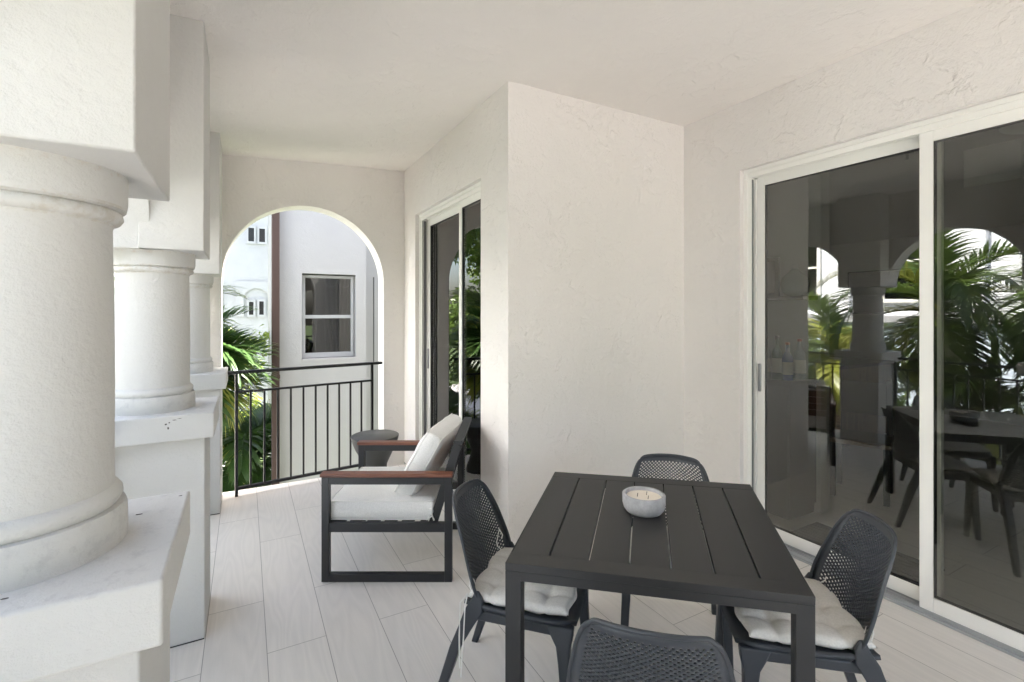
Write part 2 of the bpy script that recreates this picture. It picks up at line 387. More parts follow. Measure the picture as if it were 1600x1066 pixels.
for bx_, by_, rr in ((.222, .205, .0025), (.150, .115, .0035), (.02, -.19, .0035)):
    chip(c1_, [(bx_ + rr * 1.6 * math.cos(2 * math.pi * k / 8) * rc.uniform(.5, 1.2), by_ + rr * .7 * math.sin(2 * math.pi * k / 8) * rc.uniform(.5, 1.2), 1.0761) for k in range(8)], 'chipped_spot', M['chip'], .001, (0, 0, 1))

tag(MB().box(-10, 14, -24, -1.45, GZ - .1, GZ + .03).build('added_pavement', M['paving']), None, None, kind='structure')  # unseen paving behind the camera, added against green bounce from grass
# storey that carries the porch, and an unseen sun-blocking slab above it
b = thing('apartment_block', 'own white building that carries and covers the porch', 'building')
MB().box(-.62, 12, -1.56, 5.12, 3.13, 4.3).build('sun_block_slab', M['ext'], b)  # unseen slab over the porch, added to block the sun
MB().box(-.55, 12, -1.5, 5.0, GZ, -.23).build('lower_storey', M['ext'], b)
mb = MB(); arch_prism(mb, -.60, 3.0, 0, 3.05, [(1.95, .72, 1.5)], -1.50, -1.30, 'x', 40)  # unseen end wall, arch shaped to limit light from behind
tag(mb.build('arch_wall', M['wall']), 'unseen end wall behind the camera, its arch sized for the light', 'arched wall')
# interior room behind the doors
rm = thing('living_room', 'dim room behind the wide sliding door', 'room')
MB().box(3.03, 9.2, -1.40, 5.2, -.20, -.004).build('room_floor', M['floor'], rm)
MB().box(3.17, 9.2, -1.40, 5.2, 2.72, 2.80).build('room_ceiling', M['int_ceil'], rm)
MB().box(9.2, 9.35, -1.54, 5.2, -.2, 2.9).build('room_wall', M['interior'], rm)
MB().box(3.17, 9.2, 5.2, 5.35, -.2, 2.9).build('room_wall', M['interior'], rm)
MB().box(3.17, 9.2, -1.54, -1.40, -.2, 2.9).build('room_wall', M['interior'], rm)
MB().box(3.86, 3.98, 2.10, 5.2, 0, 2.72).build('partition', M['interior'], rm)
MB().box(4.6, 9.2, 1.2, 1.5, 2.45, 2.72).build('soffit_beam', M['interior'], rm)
bed = thing('bedroom', 'dark room behind the narrow sliding door', 'room')
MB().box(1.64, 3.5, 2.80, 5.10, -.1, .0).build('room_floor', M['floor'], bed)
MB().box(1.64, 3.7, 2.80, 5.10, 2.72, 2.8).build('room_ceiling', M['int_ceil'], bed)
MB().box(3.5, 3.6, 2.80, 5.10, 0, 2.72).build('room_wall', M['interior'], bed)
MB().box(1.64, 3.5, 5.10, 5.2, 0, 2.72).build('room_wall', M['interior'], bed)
mb = MB()
for i in range(60):       # curtain folds hanging by the far jamb
    pass
cv = []; cf = []
for i in range(61):
    t = i / 60; y = 3.72 + t * .72; x = 1.86 + .028 * math.sin(t * 2 * math.pi * 8)
    cv += [(x, y, .03), (x, y, 2.62)]
for i in range(60): cf.append((2 * i, 2 * i + 2, 2 * i + 3, 2 * i + 1))
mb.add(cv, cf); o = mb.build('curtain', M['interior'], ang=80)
s_ = o.modifiers.new('t', 'SOLIDIFY'); s_.thickness = .004
tag(o, 'grey folded curtain hanging inside the narrow sliding door', 'curtain')

# ------------------------------------------------------------------ sliding doors
def sliding_door(label, X, y0, y1, zt, splits, tilt):
    """opening y0..y1 in wall plane X. y1 is the far jamb (left in view)."""
    r = thing('sliding_glass_door', label, 'sliding door', (X, y0, 0))
    def S_(mb): return mb.xf(lambda x, y, z: (x - X, y - y0, z))
    # frame: head and jambs with stepped tracks
    f = MB()
    f.box(X + .035, X + .175, y0 + .002, y1 - .002, zt - .028, zt - .002)
    f.box(X + .042, X + .055, y0 + .03, y1 - .03, zt - .062, zt - .028).box(X + .10, X + .108, y0 + .03, y1 - .03, zt - .055, zt - .028).box(X + .16, X + .172, y0 + .03, y1 - .03, zt - .062, zt - .028)
    for a, b in ((y1 - .030, y1 - .002), (y0 + .002, y0 + .030)):
        f.box(X + .035, X + .175, a, b, .004, zt - .028)
    for xx in (.045, .100, .160):
        f.box(X + xx, X + xx + .010, y1 - .052, y1 - .030, .03, zt - .062)
    S_(f).build('frame', M['white'], r, bevel=.0015)
    g_ = MB().box(X + .056, X + .064, y1 - .0335, y1 - .0305, .03, zt - .063).box(X + .072, X + .099, y1 - .0335, y1 - .0305, .03, zt - .063)
    S_(g_).build('jamb_channel', M['channel'], r)
    t = MB().box(X + .03, X + .175, y0 + .03, y1 - .03, .002, .012)
    for xx in (.05, .085, .13, .165): t.box(X + xx, X + xx + .006, y0 + .03, y1 - .03, .012, .030)
    S_(t).build('track', M['grey_alu'], r)
    for (a, b, gx, st, handle) in splits:
        p = MB(); d = .016
        p.box(gx - d, gx + d, a, a + st, .030, zt - .045).box(gx - d, gx + d, b - st, b, .030, zt - .045)
        p.box(gx - d + .001, gx + d - .001, a + st, b - st, .030, .105).box(gx - d + .001, gx + d - .001, a + st, b - st, zt - .115, zt - .045)
        po = S_(p).build('door_panel', M['white'], r, bevel=.002)
        q = MB().box(gx - .003, gx + .003, a + st - .006, b - st + .006, .100, zt - .11)
        qq = S_(q); my_ = (a + b) / 2 - y0; ta = R(tilt)
        qq.xf(lambda x, y, z: (gx - X + (x - gx + X) * math.cos(ta) - (y - my_) * math.sin(ta), my_ + (x - gx + X) * math.sin(ta) + (y - my_) * math.cos(ta), z))
        qq.build('pane', M['glass'], po)
        e = MB()   # black seal round the glass
        for (aa, bb, zz0, zz1) in ((a + st, a + st + .006, .105, zt - .115), (b - st - .006, b - st, .105, zt - .115), (a + st + .006, b - st - .006, .105, .111), (a + st + .006, b - st - .006, zt - .121, zt - .115)):
            e.box(gx - .009, gx + .009, aa, bb, zz0, zz1)
        S_(e).build('seal', M['seal'], po)
        if handle:
            hmb = MB().box(gx - .030, gx - .016, b - st * .62, b - st * .30, 1.00, 1.19)
            S_(hmb).build('handle', M['steel'], po, bevel=.003)
    return r
# wide door: sliding panel in the inner track at the far side, fixed panel in the outer track
sliding_door('wide white-framed sliding glass door mirroring palms, right of the table', X2, D2[0], D2[1], D2[2],
             [(1.095, D2[1] - .052, X2 + .125, .055, True), (D2[0] + .03, 1.165, X2 + .070, .058, False)], 1.0)
sliding_door('narrow white-framed sliding glass door behind the armchair, curtain inside', X1, D1[0], D1[1], D1[2],
             [(3.50, D1[1] - .052, X1 + .125, .05, True), (D1[0] + .03, 3.56, X1 + .070, .05, False)], -0.9)

# ------------------------------------------------------------------ interior furnishing
r = thing('bar_cabinet', 'dark bar cabinet behind the wide door glass, bottles on top', 'cabinet', (3.5, 2.12, 0))
MB().box(0, .34, 0, .60, .08, 1.0).build('carcass', M['darkwood'], r, bevel=.004)
MB().box(-.012, .35, -.012, .61, 1.0, 1.03).build('top', M['darkwood'], r, bevel=.004)
MB().box(.02, .34, .02, .58, 0, .08).build('base', M['seal'], r)
for k in range(2): MB().box(-.014, -.001, .01 + k * .295, .295 + k * .295, .10, .985).build('door', M['darkwood'], r, bevel=.003)
random.seed(3)
kinds = ['bottle_clear', 'bottle_brown', 'bottle_blue', 'bottle_green', 'bottle_clear', 'bottle_blue']
nm = {'bottle_clear': 'clear', 'bottle_brown': 'brown', 'bottle_blue': 'blue', 'bottle_green': 'green'}
i = 0
ordn = ['first', 'second', 'third', 'fourth', 'last']
for row, xx in enumerate((3.58, 3.72)):
    for k in range(5):
        y = 2.56 - k * .095 + random.uniform(-.012, .012); h = random.uniform(.24, .33); rr = random.uniform(.030, .042); kd = kinds[(i * 5 + row) % 6]; i += 1
        b_ = thing('bottle', f'{nm[kd]} glass bottle, {ordn[k]} from the left in the {("front", "rear")[row]} row on the bar cabinet', 'bottle', (xx, y, 1.03), group='bottles on the bar cabinet')
        MB().lathe([(rr, 0), (rr, h * .58), (rr * .85, h * .66), (rr * .38, h * .76), (rr * .34, h * .94)], n=20).build('body', M[kd], b_)
        MB().lathe([(rr * .4, h * .94), (rr * .4, h)], n=14).build('cap', M['seal'] if k % 2 else M['cloth_red'], b_)
        MB().lathe([(rr + .001, h * .15), (rr + .001, h * .48)], n=20, cap=False).build('paper_label', M['label'], b_)
sh = tag(MB().box(3.66, 3.858, 2.12, 2.95, 1.635, 1.665).build('wall_shelf', M['darkwood'], bevel=.002), 'thin dark shelf on the partition above the bottles', 'shelf')
pf = thing('picture_frame', 'dark picture leaning on the shelf behind the glass', 'picture', (3.80, 2.52, 1.665))
MB().box(-.012, .012, -.13, .13, 0, .32).build('frame', M['darkwood'], pf, bevel=.003); MB().box(-.015, -.0125, -.10, .10, .03, .29).build('print', M['screen'], pf)
vz = thing('glass_cloche', 'round glass vase with a looped stopper on the shelf', 'vase', (3.76, 2.24, 1.665))
MB().lathe([(.04, 0), (.085, .03), (.10, .09), (.085, .15), (.04, .19), (.028, .20), (.028, .215)], n=32).build('bowl', M['bottle_clear'], vz)
MB().tube([(math.cos(a) * .0, math.cos(a) * .022, .235 + math.sin(a) * .022) for a in [k * math.pi / 8 for k in range(16)]], .004).build('stopper', M['steel'], vz)
r = thing('kitchen_island', 'wood-clad kitchen island deep inside the room', 'counter', (5.65, 2.95, 0))
MB().box(0, 1.3, 0, .8, .06, .90).build('cladding', M['walnut'], r, bevel=.004); MB().box(-.03, 1.33, -.03, .83, .90, .94).build('worktop', M['darkwood'], r, bevel=.004); MB().box(.05, 1.25, .05, .75, 0, .06).build('plinth', M['seal'], r)
r = thing('coffee_machine', 'grey coffee machine standing on the kitchen island', 'appliance', (5.85, 3.1, .94))
MB().box(0, .28, 0, .3, 0, .06).box(.0, .28, .18, .3, .06, .42).box(0, .28, 0, .3, .34, .43).build('body', M['steel'], r, bevel=.008); MB().lathe([(.02, .26), (.03, .34)], .14, .08, 16).build('spout', M['seal'], r)
r = thing('potted_plant', 'small plant with pale leaves on the kitchen island', 'plant', (5.75, 3.5, .94))
MB().lathe([(.06, 0), (.08, .16)], n=20).build('pot', M['lamp'], r)
mb = MB(); random.seed(5)
for k in range(14):
    a = random.uniform(0, 6.28); e = random.uniform(.3, .9); l = random.uniform(.2, .36)
    p0 = Vector((0, 0, .14)); d = Vector((math.cos(a), math.sin(a), 0)); pts = [p0 + d * l * t * e + Vector((0, 0, l * (1.6 * t - .9 * t * t * e))) for t in (0, .35, .7, 1)]
    sd_ = Vector((-d.y, d.x, 0)); ws = (.006, .035, .028, .002); vv = []
    for p, w_ in zip(pts, ws): vv += [p - sd_ * w_, p + sd_ * w_]
    mb.add(vv, [(0, 1, 3, 2), (2, 3, 5, 4), (4, 5, 7, 6)])
mb.build('leaves', M['lamp'], r)
r = thing('television', 'black flat television on the far room wall', 'television', (9.16, 3.9, 1.5))
MB().box(-.03, .03, -.62, .62, 0, .72).build('casing', M['seal'], r, bevel=.004); MB().box(-.034, -.031, -.60, .60, .02, .70).build('screen', M['screen'], r)
r = thing('ceiling_light', 'round flat ceiling lamp inside the room, top right', 'ceiling light', (4.15, .98, 2.72))
MB().lathe([(.20, -.05), (.21, -.04), (.21, -.001)], n=40).build('rim', M['steel'], r); MB().lathe([(.19, -.056), (.195, -.051)], n=40).build('diffuser', M['lamp'], r)
r = thing('sprinkler_head', 'small sprinkler head on the dim room ceiling', 'sprinkler', (4.3, 1.72, 2.72))
MB().lathe([(.035, -.008), (.035, -.001)], n=20).build('plate', M['steel'], r); MB().lathe([(.008, -.045), (.012, -.008)], n=12).build('nozzle', M['steel'], r); MB().lathe([(.018, -.05), (.018, -.046)], n=16).build('deflector', M['steel'], r)
r = thing('door_mat', 'black ribbed door mat just inside the wide sliding door', 'mat', (3.24, 1.28, 0))
MB().box(0, .42, 0, .74, -.003, .008).build('backing', M['mat_b'], r, bevel=.003)
mb = MB()
for k in range(9): mb.box(.02 + k * .043, .045 + k * .043, .015, .725, .008, .012)
mb.build('ribs', M['mat_g'], r)
ds = thing('dining_chair', 'brown wooden chair inside the room near the partition', 'chair', (4.45, 1.9, 0), R(20))
for sx, sy in ((0, 0), (.36, 0), (0, .36), (.36, .36)): MB().box(sx, sx + .04, sy, sy + .04, 0, .45 if sx == 0 else .95).build('leg', M['darkwood'], ds, bevel=.003)
MB().box(-.01, .41, -.01, .41, .45, .49).build('seat', M['walnut'], ds, bevel=.005); MB().box(.37, .39, .04, .36, .65, .93).build('backrest', M['darkwood'], ds, bevel=.003)

# ------------------------------------------------------------------ railings
def railing(p0, p1, label, n, posts=(0.0, 1.0), zt=1.04, rail_ext=(0, 0)):
    p0, p1 = Vector((*p0, 0)), Vector((*p1, 0)); d = p1 - p0; Ln = d.length; ang = math.atan2(d.y, d.x)
    r = thing('railing', label, 'railing', p0, ang, group='black iron railings between the columns')
    MB().box(-rail_ext[0], Ln + rail_ext[1], -.021, .021, zt - .016, zt + .010).build('handrail', M['iron'], r, bevel=.004)
    MB().box(posts[0] * Ln, posts[1] * Ln, -.009, .009, .862, .880).build('upper_rail', M['iron'], r)
    MB().box(posts[0] * Ln, posts[1] * Ln, -.012, .012, .055, .078).build('lower_rail', M['iron'], r)
    for k in posts: MB().box(k * Ln - .011, k * Ln + .011, -.011, .011, .0, zt - .016).build('post', M['iron'], r)
    for k in range(1, n):
        x = Ln * (posts[0] + (posts[1] - posts[0]) * k / n); MB().box(x - .0075, x + .0075, -.0075, .0075, .078, .862).build('baluster', M['iron'], r)
    return r
railing((-.125, 4.642), (1.185, 4.815), 'black iron railing across the big end arch', 11, (.047, .925), 1.04)
for a, b, lab in ((4.51, 2.90, 'black iron railing between the second and farthest columns'), (2.90, 1.29, 'black iron railing between the nearest and second columns'),
                  (1.29, -.32, 'black iron railing left of the camera before the nearest column')):
    railing((-.535, a - .205), (-.535, b + .205), lab, 10, (.01, .99), 1.0)

# ------------------------------------------------------------------ dining table
FLc, FRc, BLc, BRc = (.733, 1.374), (1.414, .783), (1.367, 2.03), (2.065, 1.44)
tcx = sum(p[0] for p in (FLc, FRc, BLc, BRc)) / 4; tcy = sum(p[1] for p in (FLc, FRc, BLc, BRc)) / 4
def uv(u, v_, z):   # u across the front, v away from the camera; metres from the front-left corner, side .912
    u /= .912; v_ /= .912
    x = (1 - u) * (1 - v_) * FLc[0] + u * (1 - v_) * FRc[0] + (1 - u) * v_ * BLc[0] + u * v_ * BRc[0]
    y = (1 - u) * (1 - v_) * FLc[1] + u * (1 - v_) * FRc[1] + (1 - u) * v_ * BLc[1] + u * v_ * BRc[1]
    return (x - tcx, y - tcy, z)
T = thing('dining_table', 'square charcoal metal patio table with slatted top and candle bowl', 'table', (tcx, tcy, 0))
Wt = .912; bd = .072
mb = MB().box(0, Wt, 0, bd, .715, .74).box(0, Wt, Wt - bd, Wt, .715, .74).box(0, .004, bd, Wt - bd, .715, .74).box(Wt - .004, Wt, bd, Wt - bd, .715, .74)
mb.xf(uv).build('border', M['char'], T, bevel=.0015)
gap = .0055; pw = (Wt - .008 - 6 * gap) / 7
for k in range(7):
    a = .004 + k * (pw + gap)
    MB().box(a + (.0003 if k == 0 else 0), a + pw - (.0003 if k == 6 else 0), bd - .001 + .0013, Wt - bd - .0003, .720, .7392).xf(uv).build('slat', M['char'], T, bevel=.001)
mb = MB().box(.05, Wt - .05, .0, .03, .685, .7148).box(.05, Wt - .05, Wt - .03, Wt, .685, .7148).box(0, .03, .05, Wt - .05, .685, .7148).box(Wt - .03, Wt, .05, Wt - .05, .685, .7148)
mb.box(.45, .47, .03, Wt - .03, .695, .714).xf(uv).build('apron', M['char'], T, bevel=.001)
for u in (0, Wt - .052):
    for v_ in (0, Wt - .052): MB().box(u, u + .052, v_, v_ + .052, 0, .7148).xf(uv).build('leg', M['char'], T, bevel=.0025)

# candle
cb = world(1006, 1.955, .74)
K = thing('candle', 'grey concrete bowl candle with three wicks on the table', 'candle', (cb[0], cb[1], .7398))
MB().lathe([(.055, 0), (.070, .004), (.080, .018), (.0845, .036), (.0845, .070), (.081, .073), (.073, .073), (.071, .069), (.070, .056), (.0, .056)], n=64, cap=False).build('bowl', M['concrete'], K, ang=60)
MB().lathe([(.0, .0585), (.045, .0588), (.0695, .0600)], n=48, cap=False).build('wax', M['wax'], K, ang=60)
for a in (.4, 2.5, 4.6):
    x, y = .026 * math.cos(a), .026 * math.sin(a); MB().tube([(x, y, .058), (x + .002, y, .066), (x + .004, y + .001, .072)], .0014, 6).build('wick', M['wick'], K)

# ------------------------------------------------------------------ resin chairs (facing +x locally)
def interp(pts, t):
    for (a, pa), (b, pb) in zip(pts, pts[1:]):
        if t <= b:
            k = (t - a) / (b - a); return [x + (y - x) * k for x, y in zip(pa, pb)]
    return pts[-1][1]
def smooth_interp(pts, t):
    # catmull-rom through samples
    n = len(pts); 
    for i in range(n - 1):
        if t <= pts[i + 1][0] or i == n - 2:
            k = (t - pts[i][0]) / (pts[i + 1][0] - pts[i][0]); k = min(max(k, 0), 1)
            p0 = pts[max(i - 1, 0)][1]; p1 = pts[i][1]; p2 = pts[i + 1][1]; p3 = pts[min(i + 2, n - 1)][1]
            return [.5 * ((2 * b) + (-a + c_) * k + (2 * a - 5 * b + 4 * c_ - d) * k * k + (-a + 3 * b - 3 * c_ + d) * k ** 3) for a, b, c_, d in zip(p0, p1, p2, p3)]
BP = [(0, (-.185, .432, .205)), (.12, (-.212, .47, .208)), (.3, (-.232, .54, .212)), (.55, (-.256, .63, .198)), (.8, (-.285, .725, .176)), (1, (-.310, .800, .152))]
def backsurf(u, v_):      # u -1..1, v 0..1
    x, z, hw = smooth_interp(BP, v_)
    au = abs(u)
    wrap = (.060 - .02 * v_) * au ** 2.2 + .012 * (1 - v_) * au ** 2
    # round the top corners
    zz = z - (.010 * au ** 2 + .014 * au ** 14) * max(0, (v_ - .6) / .4) ** 2
    yy = u * hw
    if v_ > .86: yy *= 1 - .05 * ((v_ - .86) / .14) ** 2 * au ** 4
    return Vector((x + wrap, yy, zz))
def make_chair(label):
    r = thing('patio_chair', label, 'chair', group='perforated dark resin chairs around the table')
    NI, NJ = 34, 46                     # lattice
    U0, V0, V1 = .89, .06, .915
    def sp(i, j): return (-U0 + 2 * U0 * i / NI, V0 + (V1 - V0) * j / NJ)
    mb = MB(); hole = .60
    V = {}
    def vid(u, v_):
        k = (round(u, 6), round(v_, 6))
        if k not in V:
            V[k] = len(mb.v); mb.v.append(tuple(backsurf(u, v_)))
        return V[k]
    for i in range(NI + 1):
        for j in range(NJ + 1):
            if (i + j) % 2: continue
            nb = [(i + 1, j), (i, j + 1), (i - 1, j), (i, j - 1)]
            inside = [(0 <= a <= NI and 0 <= b <= NJ) for a, b in nb]
            if all(inside):
                ring = []; inn = []
                cu, cv_ = sp(i, j)
                for k in range(4):
                    a = sp(*nb[k]); b = sp(*nb[(k + 1) % 4]); mid = ((a[0] + b[0]) / 2, (a[1] + b[1]) / 2)
                    ring += [a, mid]
                    inn += [(cu + (a[0] - cu) * hole * .86, cv_ + (a[1] - cv_) * hole * .92), (cu + (mid[0] - cu) * hole * 1.22, cv_ + (mid[1] - cv_) * hole * 1.22)]
                ro = [vid(*p) for p in ring]; ri = [vid(*p) for p in inn]
                for k in range(8): mb.f.append((ro[k], ro[(k + 1) % 8], ri[(k + 1) % 8], ri[k]))
            else:
                poly = []
                pts = [nb[k] for k in range(4)]
                for k in range(4):
                    if inside[k]:
                        poly.append(sp(*nb[k]))
                        if inside[(k + 1) % 4]:
                            a = sp(*nb[k]); b = sp(*nb[(k + 1) % 4]); poly.append(((a[0] + b[0]) / 2, (a[1] + b[1]) / 2))
                        else: poly.append(sp(i, j))
                    # outside: skip
                uniq = []
                for p in poly:
                    if p not in uniq: uniq.append(p)
                mb.f.append(tuple(vid(*p) for p in uniq))
    # border strip from the lattice rectangle out to the rim
    def loop():
        out = []
        for i in range(NI + 1): out.append((sp(i, 0), (-1 + 2 * i / NI, 0)))
        for j in range(1, NJ + 1): out.append((sp(NI, j), (1, j / NJ)))
        for i in range(NI - 1, -1, -1): out.append((sp(i, NJ), (-1 + 2 * i / NI, 1)))
        for j in range(NJ - 1, 0, -1): out.append((sp(0, j), (-1, j / NJ)))
        return out
    lp = loop()
    for k in range(len(lp)):
        a, b = lp[k], lp[(k + 1) % len(lp)]
        mb.f.append((vid(*a[0]), vid(*b[0]), vid(*b[1]), vid(*a[1])))
    bo = mb.build('backrest', M['resin'], r, ang=50)
    so_ = bo.modifiers.new('thick', 'SOLIDIFY'); so_.thickness = .006; so_.offset = 0
    # rounded rim as part of the seat-back frame
    rim = []
    for k in range(41): rim.append(backsurf(-1, k / 40))
    for k in range(1, 41): rim.append(backsurf(-1 + 2 * k / 40, 1))
    for k in range(1, 41): rim.append(backsurf(1, 1 - k / 40))
    MB().tube(rim, .0062, 10).build('rim', M['resin'], r, ang=80)
    # seat pan
    def seatpt(u, v_):  # v 0 rear..1 front
        hw = .205 + .012 * math.sin(math.pi * v_)
        cr = .05; x = -.20 + .42 * v_
        uu = abs(u)
        if v_ > .85: hw -= .045 * ((v_ - .85) / .15) ** 2
        z = .438 + .012 * uu ** 6 - .012 * (1 - uu ** 2) * math.sin(math.pi * v_) + .010 * (1 - v_) ** 4
        z -= .022 * max(0, (v_ - .85) / .15) ** 2
        return (x, u * hw, z)
    sm = MB(); A, B = 20, 20
    vs = [seatpt(-1 + 2 * a / A, b / B) for b in range(B + 1) for a in range(A + 1)]
    sm.add(vs, [(b * (A + 1) + a, b * (A + 1) + a + 1, (b + 1) * (A + 1) + a + 1, (b + 1) * (A + 1) + a) for b in range(B) for a in range(A)])
    so2 = sm.build('seat', M['resin'], r, ang=70); q = so2.modifiers.new('thick', 'SOLIDIFY'); q.thickness = .014; q.offset = -1
    # frame rail under the seat with arched corners into the legs
    fr = MB()
    for sy in (-1, 1):
        fr.box(-.185, .175, sy * .198 - .012, sy * .198 + .012, .392, .430)
    fr.box(.150, .176, -.186, .186, .392, .418).box(-.195, -.170, -.186, .186, .392, .430)
    fr.build('seat_frame', M['resin'], r, bevel=.006)
    for sy in (-1, 1):
        lg = MB().loft([((.165, sy * .195, .430), .050, .016), ((.172, sy * .197, .395), .040, .018), ((.178, sy * .199, .36), .026, .019), ((.182, sy * .201, .30), .022, .018), ((.192, sy * .208, .15), .018, .016), ((.200, sy * .214, 0), .014, .013)])
        lg.build('leg', M['resin'], r, bevel=.006)
        lg = MB().loft([((-.150, sy * .205, .50), .008, .004), ((-.148, sy * .206, .47), .022, .010), ((-.160, sy * .203, .43), .036, .018), ((-.190, sy * .201, .37), .028, .019), ((-.235, sy * .205, .28), .021, .018), ((-.285, sy * .213, .13), .018, .016), ((-.330, sy * .220, 0), .015, .013)])
        lg.build('leg', M['resin'], r, bevel=.006)
    return r
GRP = 'perforated dark resin chairs around the table'
fd = Vector((.69, -.59)).normalized(); sdv = Vector((.6425, .6565)).normalized()
def back_at(px, py_, d, topz=.80, off=.300):   # chair origin so that its top back centre projects to (px,py)
    Z = F * (1.55 - topz) / (py_ - 486); x, y, _ = world(px, Z); return (x + d.x * off, y + d.y * off, 0), math.atan2(d.y, d.x)
chairs = []
loc, a = back_at(718, 766, fd); base = make_chair('dark perforated chair left of the table, tie strings hanging from its pad'); base.location = loc; base.rotation_euler = (0, 0, a - R(6)); chairs.append((loc, a - R(6)))
loc, a = back_at(1376, 817, -fd); dup(base, loc, a, 'dark perforated chair right of the table, in front of the door mat'); chairs.append((loc, a))
loc, a = back_at(1046, 712, -sdv); dup(base, loc, a, 'dark perforated chair behind the table, only its top edge showing'); chairs.append((loc, a))
loc, a = back_at(1016, 986, sdv); dup(base, loc, a, 'dark perforated chair nearest the camera, its back turned to it'); chairs.append((loc, a))

def make_pad(label, ties):
    r = thing('seat_pad', label, 'seat cushion', group='white tufted pads on the dark chairs')
    n = 44; Wd = .395; top = []; mb = MB()
    tuft = [(-.105, -.105), (-.105, .0), (-.105, .105), (0, -.105), (0, 0), (0, .105), (.105, -.105), (.105, 0), (.105, .105)]
    def edge(u): return (1 - abs(u) ** 4)
    for sgn in (1, -1):
        vs = []
        for j in range(n + 1):
            for i in range(n + 1):
                u, w_ = -1 + 2 * i / n, -1 + 2 * j / n
                # squared outline with rounded corners, side midpoints slightly pinched
                k = 1 - .035 * math.cos(w_ * math.pi * 2.4) * abs(u) ** 4; kk = 1 - .035 * math.cos(u * math.pi * 2.4) * abs(w_) ** 4
                x, y = u * Wd / 2 * k, w_ * Wd / 2 * kk
                hgt = .026 * (max(edge(u), 0) * max(edge(w_), 0)) ** .27
                dm = 0
                for tx, ty in tuft:
                    q = ((x - tx) ** 2 + (y - ty) ** 2); dm += math.exp(-q / .0003) * .8 + math.exp(-q / .0020) * .35
                # creases between tufts
                cx_ = min(abs(x - t) for t in (-.105, 0, .105)); cy_ = min(abs(y - t) for t in (-.105, 0, .105))
                dm += .34 * math.exp(-(cx_ / .009) ** 2) + .34 * math.exp(-(cy_ / .010) ** 2)
                hgt *= max(.15, 1 - dm)
                vs.append((x, y, .026 + sgn * hgt))
        mb.add(vs, [(j * (n + 1) + i, j * (n + 1) + i + 1, (j + 1) * (n + 1) + i + 1, (j + 1) * (n + 1) + i) for j in range(n) for i in range(n)])
    mb.build('pad', M['pad'], r, ang=80, merge=True)
    q = .197
    for sy in (-1, 1):
        MB().tube([(-q + .01, sy * .17, .03), (-q, sy * .165, .055), (-q - .002, sy * .15, .075), (-q + .008, sy * .14, .06), (-q + .02, sy * .15, .045)], .0022, 6).build('tie', M['cord'], r)
    if ties:
        for pts in ([(-q, -.185, .03), (-q - .01, -.232, .02), (-q - .012, -.236, -.10), (-q - .010, -.238, -.22)],
                    [(-q, -.185, .03), (-q + .01, -.234, .01), (-q + .006, -.238, -.10), (-q - .004, -.240, -.25)],
                    [(-q - .0, .19, .03), (-q + .02, .17, .10), (-q + .015, .14, .14), (-q + .01, .12, .09), (-q, .17, .03)]):
            MB().tube(pts, .0028, 6).build('tie', M['cord'], r)
    return r
pads = ['white tufted pad on the chair left of the table, strings dangling', 'white tufted pad on the right chair, one corner curling', 'white tufted pad on the chair behind the table', 'white tufted pad on the chair nearest the camera']
pb = make_pad(pads[0], True); pb2 = make_pad(pads[1], False)
pb.location = (chairs[0][0][0], chairs[0][0][1], .441); pb.rotation_euler = (0, 0, chairs[0][1])
for k in (1, 2, 3):
    (lx, ly, _), a = chairs[k]; a2 = a + (R(3), R(-2), R(-3))[k - 1]
    if k == 1: pb2.location = (lx, ly, .441); pb2.rotation_euler = (0, 0, a2)
    else: dup(pb2, (lx, ly, .441), a2, pads[k])

# ------------------------------------------------------------------ armchair (local x = away from its front, local y = depth from camera)
ax, ay, _ = world(502, 2.762)
A_ = thing('armchair', 'black metal lounge armchair with brown slat arms facing left', 'armchair', (ax, ay, 0), -TH)
Wd, Dp, Ht = .746, .70, .600
for sy, y0 in ((0, 0.0), (1, Dp - .035)):
    y1 = y0 + .035
    MB().box(0, .043, y0, y1, 0, Ht).box(Wd - .043, Wd, y0, y1, 0, Ht).box(.043, Wd - .043, y0, y1, Ht - .043, Ht).box(.043, Wd - .043, y0, y1, 0, .045)\
        .box(.043, Wd - .043, y0 + .001, y1 - .001, .285, .335).build('side_frame', M['black_metal'], A_, bevel=.002)
    MB().box(-.006, Wd + .004, y0 - .012, y1 + .012, Ht + .001, Ht + .022).build('armrest', M['teak'], A_, bevel=.004)
MB().box(.0, .03, .035, Dp - .035, .29, .33).box(Wd - .19, Wd - .16, .035, Dp - .035, .29, .33).build('cross_rail', M['black_metal'], A_, bevel=.002)
for k in range(5): MB().box(.05 + k * .10, .12 + k * .10, .036, Dp - .036, .318, .334).build('seat_slat', M['black_metal'], A_, bevel=.002)
bx0, bz0, bx1, bz1 = .625, .30, .775, .775
for y in (.055, Dp - .055): MB().obar((bx0, y, bz0), (bx1, y, bz1), .035, .05).build('back_post', M['black_metal'], A_, bevel=.002)
for k in range(4):
    t = .44 + k * .145; x, z = bx0 + (bx1 - bx0) * t, bz0 + (bz1 - bz0) * t; dx, dz = (bx1 - bx0) / .498 * .03, (bz1 - bz0) / .498 * .03
    mb = MB(); nx, nz = dz / .03 * .008, -dx / .03 * .008
    mb.add([(x - dx - nx, .075, z - dz - nz), (x - dx + nx, .075, z - dz + nz), (x + dx + nx, .075, z + dz + nz), (x + dx - nx, .075, z + dz - nz), (x - dx - nx, Dp - .075, z - dz - nz), (x - dx + nx, Dp - .075, z - dz + nz), (x + dx + nx, Dp - .075, z + dz + nz), (x + dx - nx, Dp - .075, z + dz - nz)],
           [(0, 1, 2, 3), (4, 7, 6, 5), (0, 4, 5, 1), (1, 5, 6, 2), (2, 6, 7, 3), (3, 7, 4, 0)]); mb.build('back_slat', M['teak'], A_, bevel=.002)
